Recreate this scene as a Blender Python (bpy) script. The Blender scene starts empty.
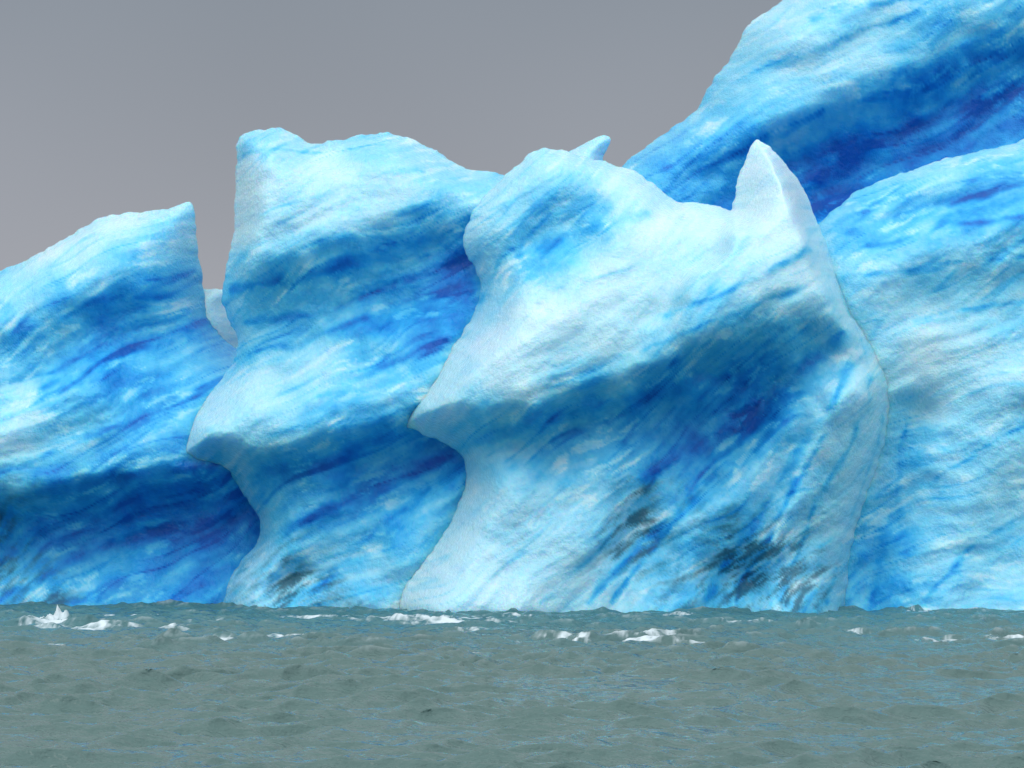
import bpy, math
import numpy as np

K = 0.00039
CAM_H = 3.0
HOR = 533.0

# ------------------------------------------------------------------ noise
PERM = np.random.RandomState(3).permutation(512).astype(np.int64)
GA = np.random.RandomState(5).rand(512) * 2 * np.pi
GX, GY = np.cos(GA), np.sin(GA)
def perlin(x, y, seed=0):
    xi = np.floor(x).astype(np.int64); yi = np.floor(y).astype(np.int64)
    xf = x - xi; yf = y - yi
    u = xf*xf*xf*(xf*(xf*6-15)+10); v = yf*yf*yf*(yf*(yf*6-15)+10)
    def g(ix, iy, dx, dy):
        h = PERM[(PERM[(ix+seed*37) & 511] + iy*7 + seed*11) & 511]
        return GX[h]*dx + GY[h]*dy
    a = g(xi, yi, xf, yf); b = g(xi+1, yi, xf-1, yf)
    c = g(xi, yi+1, xf, yf-1); d = g(xi+1, yi+1, xf-1, yf-1)
    return (a+(b-a)*u) + ((c+(d-c)*u)-(a+(b-a)*u))*v
def fbm(x, y, octv=4, seed=0, gain=0.5):
    s = 0; a = 1.0
    for i in range(octv):
        s = s + a*perlin(x*2**i+i*17.3, y*2**i-i*9.1, seed+i); a *= gain
    return s
def sstep(t):
    t = np.clip(t, 0, 1); return t*t*(3-2*t)

# ------------------------------------------------------------------ outline tools
def smooth_outline(pts, rough=1.3, seed=0, spacing=2.5):
    P = np.array(pts, float); n = len(P); out = []
    for i in range(n):
        p0, p1, p2, p3 = P[(i-1) % n], P[i], P[(i+1) % n], P[(i+2) % n]
        L = np.linalg.norm(p2-p1); m = max(2, int(L/spacing))
        def tang(a, c):
            v = c-a; nn = np.linalg.norm(v)
            return v/nn if nn > 0 else v
        m1 = tang(p0, p2)*L*0.85; m2 = tang(p1, p3)*L*0.85
        for j in range(m):
            t = j/m
            out.append((2*t**3-3*t**2+1)*p1 + (t**3-2*t**2+t)*m1 + (-2*t**3+3*t**2)*p2 + (t**3-t**2)*m2)
    Q = np.array(out)
    T = np.roll(Q, -1, 0)-np.roll(Q, 1, 0); T /= (np.linalg.norm(T, axis=1, keepdims=True)+1e-6)
    N = np.stack([-T[:, 1], T[:, 0]], 1)
    off = fbm(Q[:, 0]/16., Q[:, 1]/16., 4, seed, 0.7)*rough*1.7
    return Q + N*off[:, None]

def poly_dist(X, Y, Q):
    A = Q; B = np.roll(Q, -1, 0)
    n = len(X); D = np.empty(n); NX = np.empty(n); NY = np.empty(n); IN = np.zeros(n, bool)
    for s in range(0, n, 8000):
        x = X[s:s+8000, None]; y = Y[s:s+8000, None]
        ax, ay, bx, by = A[:, 0][None], A[:, 1][None], B[:, 0][None], B[:, 1][None]
        dx, dy = bx-ax, by-ay
        t = np.clip(((x-ax)*dx+(y-ay)*dy)/(dx*dx+dy*dy+1e-9), 0, 1)
        qx = ax+t*dx; qy = ay+t*dy
        d = (x-qx)**2+(y-qy)**2
        k = d.argmin(1); r = np.arange(len(k))
        D[s:s+8000] = np.sqrt(d[r, k]); NX[s:s+8000] = qx[r, k]; NY[s:s+8000] = qy[r, k]
        c = ((ay > y) != (by > y)) & (x < (bx-ax)*(y-ay)/(by-ay+1e-12)+ax)
        IN[s:s+8000] = (c.sum(1) % 2) == 1
    return D, NX, NY, IN

def gblur(A, sig):
    r = int(sig*3); k = np.exp(-(np.arange(-r, r+1)/sig)**2/2); k /= k.sum()
    P = np.pad(A, r, mode='edge')
    B = sum(k[i]*P[:, i:i+A.shape[1]] for i in range(2*r+1))
    return sum(k[i]*B[i:i+A.shape[0], :] for i in range(2*r+1))

def line_sd(X, Y, pts):
    P = np.array(pts, float); best = np.full(len(X), 1e9); sg = np.ones(len(X))
    for i in range(len(P)-1):
        a, b = P[i], P[i+1]; d = b-a
        t = np.clip(((X-a[0])*d[0]+(Y-a[1])*d[1])/(d@d), 0, 1)
        r = np.hypot(X-a[0]-t*d[0], Y-a[1]-t*d[1])
        s = (d[0]*(Y-a[1])-d[1]*(X-a[0]))/(math.sqrt(d@d)*(r+1e-6))
        m = r < best
        best = np.where(m, r, best); sg = np.where(m, s, sg)
    return best, np.clip(sg, -1, 1)

def relief(X, Y, feats, seed):
    x = X+fbm(X/70., Y/70., 3, seed+20)*14; y = Y+fbm(X/70.+9, Y/70.+4, 3, seed+31)*14
    R = np.zeros(len(X))
    for f in feats:
        if f[0] == 'ridge':
            d, s = line_sd(x, y, f[1])
            w = (f[3]+f[4])/2+(f[4]-f[3])/2*s
            R += f[2]*np.exp(-(d/w)**2)
        else:
            _, cx, cy, rx, ry, an, amp = f
            a = math.radians(an); c, sn = math.cos(a), math.sin(a)
            u = ((x-cx)*c+(y-cy)*sn)/rx; v = (-(x-cx)*sn+(y-cy)*c)/ry
            R += amp*np.exp(-(u*u+v*v))
    return R

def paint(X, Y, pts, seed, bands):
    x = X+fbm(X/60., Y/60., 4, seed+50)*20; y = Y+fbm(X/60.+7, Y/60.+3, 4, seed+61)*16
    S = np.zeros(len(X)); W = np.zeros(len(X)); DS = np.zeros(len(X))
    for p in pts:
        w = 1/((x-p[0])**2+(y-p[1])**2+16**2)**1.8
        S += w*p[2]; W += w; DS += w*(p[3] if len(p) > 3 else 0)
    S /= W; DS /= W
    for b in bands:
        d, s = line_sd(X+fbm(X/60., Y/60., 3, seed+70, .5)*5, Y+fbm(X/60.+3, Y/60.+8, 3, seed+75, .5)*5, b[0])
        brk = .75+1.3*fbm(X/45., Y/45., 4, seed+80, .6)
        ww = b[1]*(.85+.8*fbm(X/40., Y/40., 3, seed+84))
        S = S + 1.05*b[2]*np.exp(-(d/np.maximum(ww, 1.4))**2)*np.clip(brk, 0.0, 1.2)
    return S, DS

def build_mesh(name, V, F, attrs, mat):
    me = bpy.data.meshes.new(name)
    F = np.asarray(F, np.int32); V = np.asarray(V, np.float32)
    me.vertices.add(len(V)); me.vertices.foreach_set('co', V.ravel())
    k = F.shape[1]
    me.loops.add(F.size); me.loops.foreach_set('vertex_index', F.ravel())
    me.polygons.add(len(F))
    me.polygons.foreach_set('loop_start', np.arange(0, F.size, k, dtype=np.int32))
    me.polygons.foreach_set('loop_total', np.full(len(F), k, np.int32))
    me.update(calc_edges=True); me.validate()
    for an, av in attrs.items():
        a = me.attributes.new(an, 'FLOAT', 'POINT'); a.data.foreach_set('value', np.asarray(av, np.float32))
    me.polygons.foreach_set('use_smooth', np.ones(len(me.polygons), bool))
    me.materials.append(mat)
    ob = bpy.data.objects.new(name, me); bpy.context.scene.collection.objects.link(ob)
    return ob

def make_berg(name, outline, y0, T, R, lean, feats, pts, mat, seed, step=1.6, flow=-32, bands=(), blur=11, rough=1.3):
    Q = smooth_outline(outline, seed=seed, rough=rough)
    x0, y0p = Q.min(0)-4; x1, y1p = Q.max(0)+4
    gx = np.arange(x0, x1, step); gy = np.arange(y0p, y1p, step)
    GXX, GYY = np.meshgrid(gx, gy); nx, ny = len(gx), len(gy)
    X = GXX.ravel().copy(); Y = GYY.ravel().copy()
    D, NX, NY, IN = poly_dist(X, Y, Q)
    D0 = np.where(IN, D, 0)
    prof = np.sqrt(np.clip(1-(1-np.minimum(D0/R, 1))**2, 0, 1))
    prof = gblur(prof.reshape(ny, nx), blur/step).ravel()
    I = np.arange(nx*ny).reshape(ny, nx)
    quads = np.stack([I[:-1, :-1].ravel(), I[1:, :-1].ravel(), I[1:, 1:].ravel(), I[:-1, 1:].ravel()], 1)
    quads = quads[IN[quads].any(1)]
    used = np.unique(quads)
    remap = -np.ones(nx*ny, np.int64); remap[used] = np.arange(len(used))
    quads = remap[quads]
    X, Y, D, NX, NY, IN, prof = X[used], Y[used], D[used], NX[used], NY[used], IN[used], prof[used]
    X = np.where(IN, X, NX); Y = np.where(IN, Y, NY); D = np.where(IN, D, 0)
    t = np.minimum(D/16., 1)
    prof = prof*np.sqrt(np.clip(1-(1-t)**2, 0, 1))
    m = sstep(D/45.); m2 = sstep(D/7.)
    rel = relief(X, Y, feats, seed)
    a = math.radians(flow); c, s = math.cos(a), math.sin(a)
    wx = fbm(X/140., Y/140., 2, seed+3)*26
    U = (X*c+Y*s); Vv = (-X*s+Y*c)+wx
    ribs = fbm(U/170., Vv/32., 3, seed+1, .5)
    lump = fbm(X/60., Y/60., 3, seed+2, .45)
    fine = fbm(U/11., Vv/8., 4, seed+5, .66)
    pit = np.abs(fbm(U/15., Vv/11., 3, seed+8, .6))
    patchy = np.clip(.55+1.3*fbm(X/80., Y/80., 2, seed+9), .08, 1.3)
    surf = T*prof + rel*m + (0.24*ribs+0.22*lump)*m + (0.046*fine - 0.066*pit)*m2*patchy
    aa = (HOR-Y)*K
    wz = (CAM_H+aa*y0)/(1-aa*lean)
    wxx = (X-512)*K*(y0+lean*wz)
    front = y0 - surf + lean*wz
    back = y0 + (T*1.1+2.0)*prof + (0.6*fbm(X/70., Y/70., 4, seed+12))*m + lean*wz
    n = len(X)
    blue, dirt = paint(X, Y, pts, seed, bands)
    # layered structure of the ice
    st1 = fbm(U/95., Vv/16., 5, seed+101, .56)
    ln = fbm(U/260., Vv/21.0, 2, seed+111, .45)
    lines = np.exp(-(ln/.038)**2)
    ln2 = fbm(U/170.+5, Vv/9.0, 2, seed+117, .5)
    lines2 = np.exp(-(ln2/.05)**2)
    gate = sstep((fbm(U/95., Vv/40., 3, seed+131)+.05)/.22)
    gate2 = sstep((fbm(U/70.+3, Vv/30., 3, seed+135)+.0)/.2)
    mot = fbm(X/26., Y/22., 5, seed+141, .66)
    grit = fbm(X/4.5, Y/4.5, 2, seed+145, .7)
    ampl = .18+.82*sstep((blue-.1)/.45)
    bl = blue + ampl*(.22*st1+.14*mot) + (.10+.14*ampl)*(lines*gate) + (.05+.09*ampl)*lines2*gate2 + .045*grit
    wis = np.clip(fbm(U/42., Vv/11., 5, seed+151, .66)-.12, 0, .32)*sstep((fbm(X/80., Y/60., 2, seed+155)+.15)/.3)
    bl = bl - .8*wis*ampl
    dn = fbm(U/40., Vv/10., 5, seed+161, .7)
    dirt = np.clip(dirt*(.35+2.2*dn), 0, .78)
    isb = ~IN
    VF = np.stack([wxx, front, wz], 1); VB = np.stack([wxx, back, wz], 1)
    mapb = np.arange(n)+n
    mapb[isb] = np.arange(n)[isb]
    V = np.concatenate([VF, VB]); F = np.concatenate([quads, mapb[quads][:, ::-1]])
    us = np.unique(F); rm = np.zeros(2*n, np.int64); rm[us] = np.arange(len(us))
    V = V[us]; F = rm[F]
    return build_mesh(name, V, F, {'blue': np.concatenate([bl, bl])[us], 'dirt': np.concatenate([dirt, dirt])[us]}, mat)

# ------------------------------------------------------------------ materials
def ice_material(name):
    m = bpy.data.materials.new(name); m.use_nodes = True
    nt = m.node_tree; N = nt.nodes; L = nt.links
    b = N['Principled BSDF']
    tc = N.new('ShaderNodeTexCoord')
    ab = N.new('ShaderNodeAttribute'); ab.attribute_name = 'blue'
    ad_ = N.new('ShaderNodeAttribute'); ad_.attribute_name = 'dirt'
    cr = N.new('ShaderNodeValToRGB'); e = cr.color_ramp
    cols = [(0.0, (.67, .86, .92)), (.13, (.50, .79, .89)), (.28, (.28, .69, .87)), (.46, (.10, .55, .83)),
            (.64, (.024, .385, .78)), (.82, (.008, .235, .67)), (1.0, (.005, .115, .49))]
    e.elements[0].position = 0; e.elements[0].color = (*cols[0][1], 1)
    e.elements[1].position = 1; e.elements[1].color = (*cols[-1][1], 1)
    for p, c in cols[1:-1]:
        q = e.elements.new(p); q.color = (*c, 1)
    L.new(ab.outputs['Fac'], cr.inputs[0])
    mix = N.new('ShaderNodeMix'); mix.data_type = 'RGBA'
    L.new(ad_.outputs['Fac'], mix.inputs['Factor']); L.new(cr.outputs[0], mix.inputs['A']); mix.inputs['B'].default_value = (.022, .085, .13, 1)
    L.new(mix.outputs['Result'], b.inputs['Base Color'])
    b.inputs['Roughness'].default_value = .2
    b.inputs['IOR'].default_value = 1.31
    b.inputs['Subsurface Weight'].default_value = .8
    b.inputs['Subsurface Radius'].default_value = (.12, .8, 1.5)
    b.inputs['Subsurface Scale'].default_value = .55
    n2 = N.new('ShaderNodeTexNoise'); n2.inputs['Scale'].default_value = 6.0; n2.inputs['Detail'].default_value = 3; n2.inputs['Roughness'].default_value = .7
    L.new(tc.outputs['Object'], n2.inputs['Vector'])
    bp = N.new('ShaderNodeBump'); bp.inputs['Strength'].default_value = .8; bp.inputs['Distance'].default_value = .115
    L.new(n2.outputs['Fac'], bp.inputs['Height']); L.new(bp.outputs[0], b.inputs['Normal'])
    return m

# ------------------------------------------------------------------ iceberg data
main_out = [(400,612),(404,590),(422,563),(440,541),(452,518),(462,497),(466,474),(461,455),(440,441),(417,431),(404,425),(412,404),(430,380),(446,352),(461,334),(475,310),(481,288),(476,270),(465,252),(464,235),(474,210),(490,190),(510,171),(525,158),(541,149),(562,150),(590,158),(620,166),(641,175),(658,187),(676,201),(698,202),(720,207),(730,211),(735,195),(739,173),(748,154),(754,141),(759,139),(769,147),(783,161),(799,182),(810,202),(818,224),(824,240),(832,262),(841,290),(856,318),(870,340),(884,365),(891,390),(889,420),(882,452),(868,492),(856,530),(849,562),(847,590),(847,612),(847,660),(400,660)]
main_feats = [
 ('ridge', [(400,425),(470,418),(540,400),(620,378),(700,352),(780,335),(860,318)], 2.2, 120, 26),
 ('blob', 565,238, 62,34, -15, -1.2),
 ('blob', 690,430, 130,48, -32, -.9),
 ('blob', 540,450, 70,26, -5, -.6),
 ('ridge', [(745,150),(738,215),(714,270),(676,325)], 2.2, 80, 11),
 ('ridge', [(840,300),(872,370),(872,440),(850,520),(838,612)], .9, 26, 60),
 ('ridge', [(430,600),(490,500)], 1.3, 60, 60),
 ('ridge', [(520,612),(610,480)], .8, 30, 45),
 ('ridge', [(650,612),(700,520),(800,400)], .9, 20, 34),
 ('ridge', [(755,612),(772,520),(830,400)], 1.1, 14, 34),
 ('blob', 735,575, 38,26, 0, -1.1),
 ('blob', 640,530, 30,40, 30, -.9),
 ('ridge', [(480,620),(620,625),(800,620)], .9, 34, 60),
 ('ridge', [(520,365),(600,270),(660,200)], .7, 40, 40),
]
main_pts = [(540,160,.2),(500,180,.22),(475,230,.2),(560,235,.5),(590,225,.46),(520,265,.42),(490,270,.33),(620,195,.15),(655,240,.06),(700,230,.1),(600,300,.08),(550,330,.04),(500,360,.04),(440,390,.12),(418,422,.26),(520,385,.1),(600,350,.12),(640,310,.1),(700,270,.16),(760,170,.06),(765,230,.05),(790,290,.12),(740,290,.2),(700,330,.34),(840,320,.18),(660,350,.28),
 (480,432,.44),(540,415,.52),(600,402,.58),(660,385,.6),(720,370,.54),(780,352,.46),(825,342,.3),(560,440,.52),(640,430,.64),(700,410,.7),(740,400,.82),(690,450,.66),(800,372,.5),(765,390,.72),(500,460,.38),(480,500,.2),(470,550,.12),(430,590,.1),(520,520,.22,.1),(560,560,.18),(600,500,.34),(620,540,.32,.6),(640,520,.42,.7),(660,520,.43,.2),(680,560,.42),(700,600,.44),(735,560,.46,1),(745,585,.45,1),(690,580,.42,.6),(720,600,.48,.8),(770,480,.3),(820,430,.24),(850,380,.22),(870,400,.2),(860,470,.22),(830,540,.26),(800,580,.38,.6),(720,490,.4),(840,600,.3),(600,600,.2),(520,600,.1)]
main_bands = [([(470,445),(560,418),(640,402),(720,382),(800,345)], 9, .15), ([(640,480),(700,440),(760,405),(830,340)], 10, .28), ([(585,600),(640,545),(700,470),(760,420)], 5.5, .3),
 ([(700,600),(740,530),(790,450),(840,370)], 5.5, .3), ([(770,600),(800,520),(850,420)], 4, .26), ([(660,330),(720,305),(800,262)], 4, .32), ([(520,262),(590,238),(640,225)], 7, .2), ([(480,300),(500,262),(560,215)], 4, .2),
 ([(540,600),(600,545),(650,480)], 3, .2), ([(820,600),(850,510),(880,420)], 3, .2), ([(640,360),(720,330),(790,300)], 3, .25), ([(610,600),(670,520),(720,465)], 3.5, .3), ([(730,600),(765,520),(815,430)], 3.5, .3), ([(840,300),(862,360),(858,430)], 3, .14)]
second_out = [(222,612),(228,585),(240,562),(256,545),(260,522),(250,502),(234,483),(210,473),(187,467),(178,457),(181,440),(190,418),(205,400),(221,380),(235,357),(238,341),(229,321),(222,300),(225,275),(230,250),(234,220),(235,190),(237,160),(238,139),(250,132),(275,128),(292,133),(312,143),(340,140),(362,135),(385,133),(402,136),(422,144),(445,157),(466,168),(495,173),(530,190),(555,230),(560,330),(555,450),(550,560),(548,660),(222,660)]
second_feats = [
 ('ridge', [(225,262),(290,262),(360,240),(440,205),(500,180)], 1.4, 90, 34),
 ('ridge', [(178,458),(240,452),(300,440),(370,425),(470,400)], 2.0, 75, 22),
 ('blob', 400,300, 110,34, -28, -.8),
 ('blob', 370,480, 110,32, -20, -.9),
 ('ridge', [(240,600),(300,520),(330,480)], .8, 40, 30),
 ('ridge', [(385,600),(440,520),(470,470)], 1.2, 26, 40),
 ('blob', 300,582, 26,18, 0, -.7),
 ('ridge', [(240,140),(262,200),(250,260)], .7, 40, 26),
 ('blob', 330,165, 40,16, 10, -.4),
 ('ridge', [(225,620),(400,622)], .7, 30, 60),
]
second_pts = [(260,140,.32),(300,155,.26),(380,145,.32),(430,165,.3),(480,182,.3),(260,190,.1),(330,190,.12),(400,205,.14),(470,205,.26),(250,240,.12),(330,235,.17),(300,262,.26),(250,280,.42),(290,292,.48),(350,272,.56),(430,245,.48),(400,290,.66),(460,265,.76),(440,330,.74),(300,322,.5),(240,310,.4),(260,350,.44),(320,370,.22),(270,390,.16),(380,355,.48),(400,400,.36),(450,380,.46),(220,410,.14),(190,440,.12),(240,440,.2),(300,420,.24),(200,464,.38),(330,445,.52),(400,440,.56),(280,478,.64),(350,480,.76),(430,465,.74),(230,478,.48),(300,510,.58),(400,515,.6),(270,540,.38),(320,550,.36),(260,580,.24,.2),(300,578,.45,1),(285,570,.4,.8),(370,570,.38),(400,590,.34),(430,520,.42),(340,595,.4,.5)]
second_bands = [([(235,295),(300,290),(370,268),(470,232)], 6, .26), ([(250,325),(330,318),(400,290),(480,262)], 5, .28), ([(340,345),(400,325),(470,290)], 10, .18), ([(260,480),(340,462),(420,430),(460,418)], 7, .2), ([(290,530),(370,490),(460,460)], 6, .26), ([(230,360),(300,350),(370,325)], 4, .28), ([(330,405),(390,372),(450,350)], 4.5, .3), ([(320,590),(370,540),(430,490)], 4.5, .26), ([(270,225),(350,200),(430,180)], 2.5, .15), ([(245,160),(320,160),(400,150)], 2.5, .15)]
left_out = [(-90,660),(-90,330),(-40,292),(0,271),(30,258),(60,241),(85,226),(108,216),(150,211),(178,206),(192,203),(195,218),(197,245),(203,283),(208,312),(218,333),(240,350),(290,380),(330,440),(330,560),(330,660)]
left_feats = [
 ('ridge', [(-60,330),(30,310),(110,290),(200,262)], 1.0, 60, 32),
 ('ridge', [(-60,520),(20,488),(100,478),(170,470),(260,462)], 2.1, 95, 24),
 ('blob', 110,360, 120,30, -28, -.6),
 ('blob', 130,540, 130,30, -8, -.8),
 ('ridge', [(-60,620),(100,615),(260,612)], 1.0, 34, 60),
 ('ridge', [(0,450),(60,420),(110,400)], .6, 24, 30),
]
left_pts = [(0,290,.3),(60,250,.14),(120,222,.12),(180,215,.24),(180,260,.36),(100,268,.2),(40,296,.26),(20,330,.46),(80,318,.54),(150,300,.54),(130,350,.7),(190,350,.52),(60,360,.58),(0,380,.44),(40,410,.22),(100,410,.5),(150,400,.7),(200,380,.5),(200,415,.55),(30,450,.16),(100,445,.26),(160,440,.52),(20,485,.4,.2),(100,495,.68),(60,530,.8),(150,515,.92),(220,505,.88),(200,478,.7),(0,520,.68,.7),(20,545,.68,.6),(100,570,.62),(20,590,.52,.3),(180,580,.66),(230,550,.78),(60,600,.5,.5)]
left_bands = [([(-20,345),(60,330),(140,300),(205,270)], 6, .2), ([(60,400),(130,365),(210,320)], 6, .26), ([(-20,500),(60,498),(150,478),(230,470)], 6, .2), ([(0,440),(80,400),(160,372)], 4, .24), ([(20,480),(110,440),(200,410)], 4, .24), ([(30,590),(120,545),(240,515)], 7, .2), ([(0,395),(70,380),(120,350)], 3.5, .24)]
back_out = [(560,660),(575,320),(600,190),(622,166),(632,157),(650,143),(669,130),(690,115),(704,97),(713,79),(728,62),(740,40),(752,22),(775,6),(800,-14),(860,-45),(960,-70),(1090,-60),(1200,20),(1240,300),(1250,660)]
back_feats = [
 ('ridge', [(700,150),(780,120),(860,95),(960,40),(1060,-10)], 1.6, 110, 44),
 ('blob', 900,150, 170,50, -22, -1.4),
 ('blob', 800,200, 70,40, -20, -.8),
 ('ridge', [(740,50),(800,55),(870,20)], .8, 30, 24),
]
back_pts = [(650,160,.48),(700,130,.46),(740,85,.34),(780,40,.22),(850,20,.18),(950,10,.28),(1020,10,.36),(790,85,.18),(850,75,.18),(830,50,.36),(900,55,.42),(980,65,.56),(1020,100,.78),(720,170,.6),(780,140,.34),(840,115,.38),(900,115,.64),(960,125,.76),(840,170,.78),(820,205,1.),(780,190,.72),(900,160,.84),(740,200,.76),(1000,40,.52)]
back_bands = [([(660,180),(740,165),(800,130)], 6, .2), ([(760,200),(850,165),(960,120),(1050,90)], 10, .2), ([(850,120),(930,90),(1040,60)], 10, .25), ([(750,90),(820,70),(900,40)], 5, .25), ([(800,40),(880,28),(960,12)], 4, .25)]
right_out = [(770,660),(775,400),(790,270),(812,232),(824,219),(836,208),(855,192),(880,181),(910,170),(940,160),(975,152),(1000,147),(1024,139),(1080,118),(1150,130),(1210,240),(1230,420),(1235,660)]
right_feats = [
 ('ridge', [(820,290),(900,270),(980,250),(1080,215)], .8, 50, 40),
 ('blob', 940,215, 90,22, -12, -.8),
 ('ridge', [(900,345),(960,360),(1060,345)], .5, 40, 70),
 ('ridge', [(905,420),(880,500),(850,600)], -.9, 22, 26),
 ('ridge', [(1000,400),(950,500),(915,612)], .9, 40, 40),
 ('ridge', [(1080,420),(1030,540),(1010,612)], .8, 30, 40),
 ('ridge', [(850,625),(1100,622)], .8, 34, 60),
]
right_pts = [(830,215,.34),(880,190,.3),(940,168,.3),(1010,152,.3),(850,235,.5),(900,218,.52),(960,208,.6),(1010,198,.56),(840,270,.34),(900,255,.38),(980,245,.42),(880,310,.22),(950,300,.3),(1010,310,.32),(910,350,.06),(960,370,.18),(1010,400,.26),(925,400,.18),(900,440,.38),(868,540,.6),(886,480,.48),(960,450,.3),(1000,480,.26),(930,520,.3),(1010,540,.32),(920,570,.32),(860,590,.5),(980,590,.3)]
right_bands = [([(840,240),(920,212),(1030,190)], 5, .22), ([(840,262),(930,238),(1040,222)], 3.5, .3), ([(850,285),(930,275),(1040,262)], 3, .22), ([(860,600),(880,520),(895,430)], 4, .22), ([(900,330),(980,312),(1040,300)], 3, .25), ([(900,600),(960,540),(1040,500)], 3, .22), ([(920,480),(980,440),(1040,420)], 3, .22)]

MI = ice_material('glacier_ice')
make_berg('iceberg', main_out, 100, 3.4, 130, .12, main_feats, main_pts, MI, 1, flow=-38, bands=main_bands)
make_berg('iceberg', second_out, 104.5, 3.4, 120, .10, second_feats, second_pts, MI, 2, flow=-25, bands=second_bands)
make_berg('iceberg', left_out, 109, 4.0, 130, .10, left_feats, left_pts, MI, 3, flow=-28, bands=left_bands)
make_berg('iceberg', right_out, 103, 3.6, 110, .13, right_feats, right_pts, MI, 4, flow=-22, bands=right_bands)
make_berg('iceberg', back_out, 117, 5.0, 150, .10, back_feats, back_pts, MI, 5, step=2.0, flow=-26, bands=back_bands)
make_berg('iceberg', [(500,660),(505,300),(530,185),(563,156),(578,147),(592,139),(604,135),(611,139),(607,149),(603,160),(612,185),(650,300),(655,660)], 112, 2.5, 60, .06, [], [(590,145,.2),(570,200,.3),(560,400,.4)], MI, 6, step=2, blur=5, rough=.5)
make_berg('iceberg', [(120,660),(130,420),(160,300),(190,291),(208,289),(222,290),(226,305),(236,322),(240,340),(260,400),(300,660)], 111, 2.5, 60, .06, [], [(215,300,.12),(225,330,.15),(215,400,.4)], MI, 7, step=2, blur=5)

# ------------------------------------------------------------------ water
def axis(a, b, step, far):
    core = np.arange(a, b, step)
    g = [b]; s = step
    while g[-1] < far: s *= 1.22; g.append(g[-1]+s)
    l = [a-step]; s = step
    while l[-1] > -far: s *= 1.22; l.append(l[-1]-s)
    return np.array(l[::-1]+list(core)+g)
xs = axis(-24, 24, .055, 3500)
ys = [27.0]
while ys[-1] < 110: ys.append(ys[-1]+.04+.13*((ys[-1]-26)/80.))
tail = [ys[-1]]; s = .3
while tail[-1] < 3500: s *= 1.22; tail.append(tail[-1]+s)
head = [27-.1]; s = .1
while head[-1] > -3500: s *= 1.22; head.append(head[-1]-s)
ys = np.array(head[::-1]+ys+tail[1:])
WX, WY = np.meshgrid(xs, ys)
fade = (sstep((WX+60)/25)*sstep((60-WX)/25)*sstep((WY-5)/15)*sstep((150-WY)/30))
Z = np.zeros_like(WX); DX = np.zeros_like(WX); DY = np.zeros_like(WX)
r = np.random.RandomState(21)
gust = np.clip(1.0+.7*fbm(WX/6., WY/9., 2, 77), .5, 1.5)*(.78+.22*sstep((WY-30)/40))
for i in range(96):
    lam = .25*(2.7/.25)**r.rand()
    th = math.radians(-64)+r.randn()*.48
    k = 2*math.pi/lam
    amp = .0092*lam**.9*(.5+r.rand())
    ph = r.rand()*2*math.pi
    kx, ky = k*math.cos(th), k*math.sin(th)
    a = kx*WX+ky*WY+ph
    Z += amp*np.cos(a); q = amp*.72
    sa = np.sin(a)
    DX -= q*math.cos(th)*sa; DY -= q*math.sin(th)*sa
Z *= gust
foam = np.zeros_like(WX)
def gp(px, py):
    d = CAM_H/((py-HOR)*K); return (px-512)*K*d, d
for px, py, rx, ry, s in [(62,624,1.2,1.8,1.3),(80,628,1.5,1.0,1.2),(102,630,.9,.6,.9),(170,629,.7,.8,1.0),(290,637,1.5,.8,1.15),(210,640,1.2,.5,.9),(415,621,2.3,1.5,1.3),(455,624,1.9,1.2,1.2),(465,630,1.1,.9,1.0),(380,622,1.4,.6,.9),(625,639,2.1,1.0,1.15),(660,643,1.5,.6,1.0),(745,625,1.3,.9,.95),(975,641,1.6,.8,1.05),(1010,639,.8,.6,.9),(470,655,.35,.6,1.0),(870,634,1.0,.7,.8),(560,642,1.2,.6,.85),(45,646,.7,.4,.9),(330,618,1.5,.8,.9),(850,608,1.2,1.5,1.1),(700,617,1.6,.8,.85),(230,622,1.2,1.0,.85),(520,618,2.0,.7,.85),(940,612,1.6,.9,.8),(130,616,1.5,.8,.75)]:
    cx, cy = gp(px, py)
    foam = np.maximum(foam, s*np.exp(-((WX-cx)/rx)**2-((WY-cy)/ry)**2))
fn = fbm(WX/.9, WY/1.6, 5, 90, .8)
fn2 = fbm(WX/.28, WY/.5, 3, 190, .8)
foamv = np.clip((foam-.40+fn*.85+fn2*.35)*1.25, 0, .95)*sstep((foam-.12)/.25)
cst = np.clip((Z-.13)/.1, 0, 1)*fade
foamv = np.maximum(foamv, .25*cst*np.clip(.2+2*fn, 0, 1)*sstep((WY-45)/30))
Zt = Z*fade + foamv*foam*(.02+.05*np.abs(fbm(WX/.4, WY/.4, 3, 95)))
cx, cy = gp(57, 621)
spl = np.exp(-(np.abs((WX-cx)/.6))**1.8-((WY-cy)/.9)**2)
Zt += spl*(.08+.62*np.abs(fbm(WX/.35, WY/.6, 4, 99, .6)))
foamv = np.maximum(foamv, np.clip(spl*1.4+fn*1.0-.2, 0, .95)*(spl > .03))
melt = sstep((WY-58)/34+.35*fbm(WX/6., WY/9., 3, 120))
V = np.stack([(WX+DX*fade).ravel(), (WY+DY*fade).ravel(), Zt.ravel()], 1)
ny, nx = WX.shape; I = np.arange(nx*ny).reshape(ny, nx)
F = np.stack([I[:-1, :-1].ravel(), I[:-1, 1:].ravel(), I[1:, 1:].ravel(), I[1:, :-1].ravel()], 1)
wm = bpy.data.materials.new('glacial_lake_water'); wm.use_nodes = True
nt = wm.node_tree; N = nt.nodes; L = nt.links; b = N['Principled BSDF']
b.inputs['IOR'].default_value = 1.33
tc = N.new('ShaderNodeTexCoord')
at = N.new('ShaderNodeAttribute'); at.attribute_name = 'foam'
am = N.new('ShaderNodeAttribute'); am.attribute_name = 'melt'
mx = N.new('ShaderNodeMix'); mx.data_type = 'RGBA'; L.new(am.outputs['Fac'], mx.inputs['Factor'])
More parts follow.
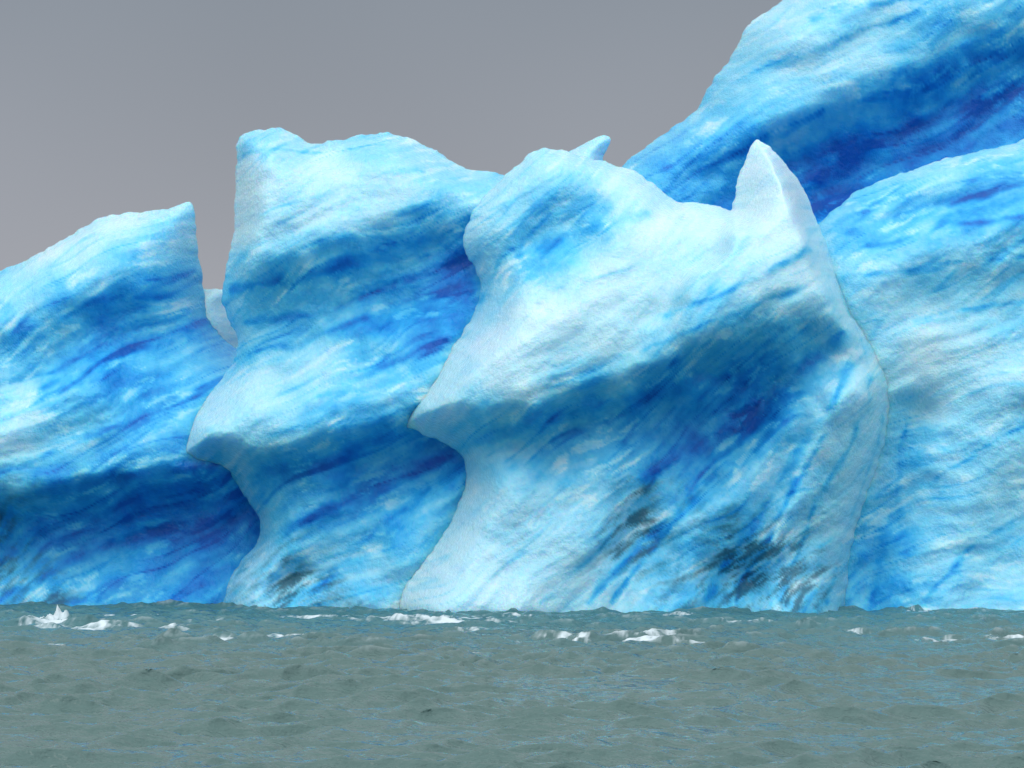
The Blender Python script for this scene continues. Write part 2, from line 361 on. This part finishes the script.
mx.inputs['A'].default_value = (.080, .146, .136, 1); mx.inputs['B'].default_value = (.056, .165, .182, 1)
mf = N.new('ShaderNodeMix'); mf.data_type = 'RGBA'; L.new(at.outputs['Fac'], mf.inputs['Factor']); L.new(mx.outputs['Result'], mf.inputs['A']); mf.inputs['B'].default_value = (.64, .74, .78, 1)
L.new(mf.outputs['Result'], b.inputs['Base Color'])
rr = N.new('ShaderNodeMapRange'); L.new(at.outputs['Fac'], rr.inputs[0]); rr.inputs[3].default_value = .08; rr.inputs[4].default_value = .8
L.new(rr.outputs[0], b.inputs['Roughness'])
n2 = N.new('ShaderNodeTexNoise'); n2.inputs['Scale'].default_value = 4.6; n2.inputs['Detail'].default_value = 3; n2.inputs['Roughness'].default_value = .58
mp = N.new('ShaderNodeMapping'); mp.inputs['Scale'].default_value = (.7, 1.3, 1); mp.inputs['Rotation'].default_value = (0, 0, .4)
L.new(tc.outputs['Object'], mp.inputs[0]); L.new(mp.outputs[0], n2.inputs['Vector'])
bp = N.new('ShaderNodeBump'); bp.inputs['Strength'].default_value = 1.0; bp.inputs['Distance'].default_value = .085
L.new(n2.outputs['Fac'], bp.inputs['Height']); L.new(bp.outputs[0], b.inputs['Normal'])
build_mesh('water', V, F, {'foam': foamv.ravel(), 'melt': melt.ravel()}, wm)

# ------------------------------------------------------------------ sky & light
sc = bpy.context.scene
w = bpy.data.worlds.new('World'); sc.world = w; w.use_nodes = True
nt = w.node_tree; N = nt.nodes; L = nt.links; bg = N['Background']
EL = 54
sky = N.new('ShaderNodeTexSky'); sky.sky_type = 'NISHITA'; sky.sun_disc = False
sky.sun_elevation = math.radians(EL)
sund = (-.28, -.55)
sky.sun_rotation = math.atan2(sund[0], sund[1])
tc = N.new('ShaderNodeTexCoord'); sx = N.new('ShaderNodeSeparateXYZ'); L.new(tc.outputs['Generated'], sx.inputs[0])
cr = N.new('ShaderNodeValToRGB'); L.new(sx.outputs['Z'], cr.inputs[0])
e = cr.color_ramp; e.elements[0].position = 0.05; e.elements[0].color = (.385, .385, .42, 1)
e.elements[1].position = 1; e.elements[1].color = (1.0, 1.03, 1.07, 1)
q = e.elements.new(.21); q.color = (.262, .295, .34, 1)
q = e.elements.new(.42); q.color = (.58, .61, .65, 1)
br = N.new('ShaderNodeMapRange'); br.interpolation_type = 'SMOOTHSTEP'; L.new(sx.outputs['Y'], br.inputs[0])
br.inputs[1].default_value = .5; br.inputs[2].default_value = -.7; br.inputs[3].default_value = 1.0; br.inputs[4].default_value = 2.1
cn = N.new('ShaderNodeTexNoise'); cn.inputs['Scale'].default_value = 3.5; cn.inputs['Detail'].default_value = 2
L.new(tc.outputs['Generated'], cn.inputs['Vector'])
mr = N.new('ShaderNodeMapRange'); L.new(cn.outputs['Fac'], mr.inputs[0]); mr.inputs[1].default_value = .3; mr.inputs[2].default_value = .7; mr.inputs[3].default_value = .93; mr.inputs[4].default_value = 1.09
mu = N.new('ShaderNodeMath'); mu.operation = 'MULTIPLY'; L.new(br.outputs[0], mu.inputs[0]); L.new(mr.outputs[0], mu.inputs[1])
ml = N.new('ShaderNodeMix'); ml.data_type = 'RGBA'; ml.blend_type = 'MULTIPLY'; ml.inputs['Factor'].default_value = 1
L.new(cr.outputs[0], ml.inputs['A']); L.new(mu.outputs[0], ml.inputs['B'])
sk = N.new('ShaderNodeMix'); sk.data_type = 'RGBA'; sk.blend_type = 'MULTIPLY'; sk.inputs['Factor'].default_value = 1
L.new(sky.outputs[0], sk.inputs['A']); sk.inputs['B'].default_value = (.08, .08, .08, 1)
mk = N.new('ShaderNodeMix'); mk.data_type = 'RGBA'; mk.inputs['Factor'].default_value = .03
L.new(ml.outputs['Result'], mk.inputs['A']); L.new(sk.outputs['Result'], mk.inputs['B'])
L.new(mk.outputs['Result'], bg.inputs['Color']); bg.inputs['Strength'].default_value = 1.0

from mathutils import Vector
sl = bpy.data.lights.new('sun', 'SUN'); sl.energy = .9; sl.angle = math.radians(38); sl.color = (1, .98, .95)
so = bpy.data.objects.new('sun', sl); sc.collection.objects.link(so)
hl = math.hypot(*sund); d = Vector((sund[0]/hl*math.cos(math.radians(EL)), sund[1]/hl*math.cos(math.radians(EL)), math.sin(math.radians(EL))))
so.rotation_euler = d.to_track_quat('Z', 'Y').to_euler()

cam = bpy.data.cameras.new('camera'); co = bpy.data.objects.new('camera', cam); sc.collection.objects.link(co)
co.location = (0, 0, CAM_H); co.rotation_euler = (math.radians(90), 0, 0)
cam.sensor_width = 36; cam.lens = 18/(512*K); cam.shift_y = (HOR-384)/1024
cam.clip_end = 8000; cam.clip_start = .5
sc.camera = co
sc.view_settings.view_transform = 'Standard'; sc.view_settings.look = 'None'; sc.view_settings.exposure = 0
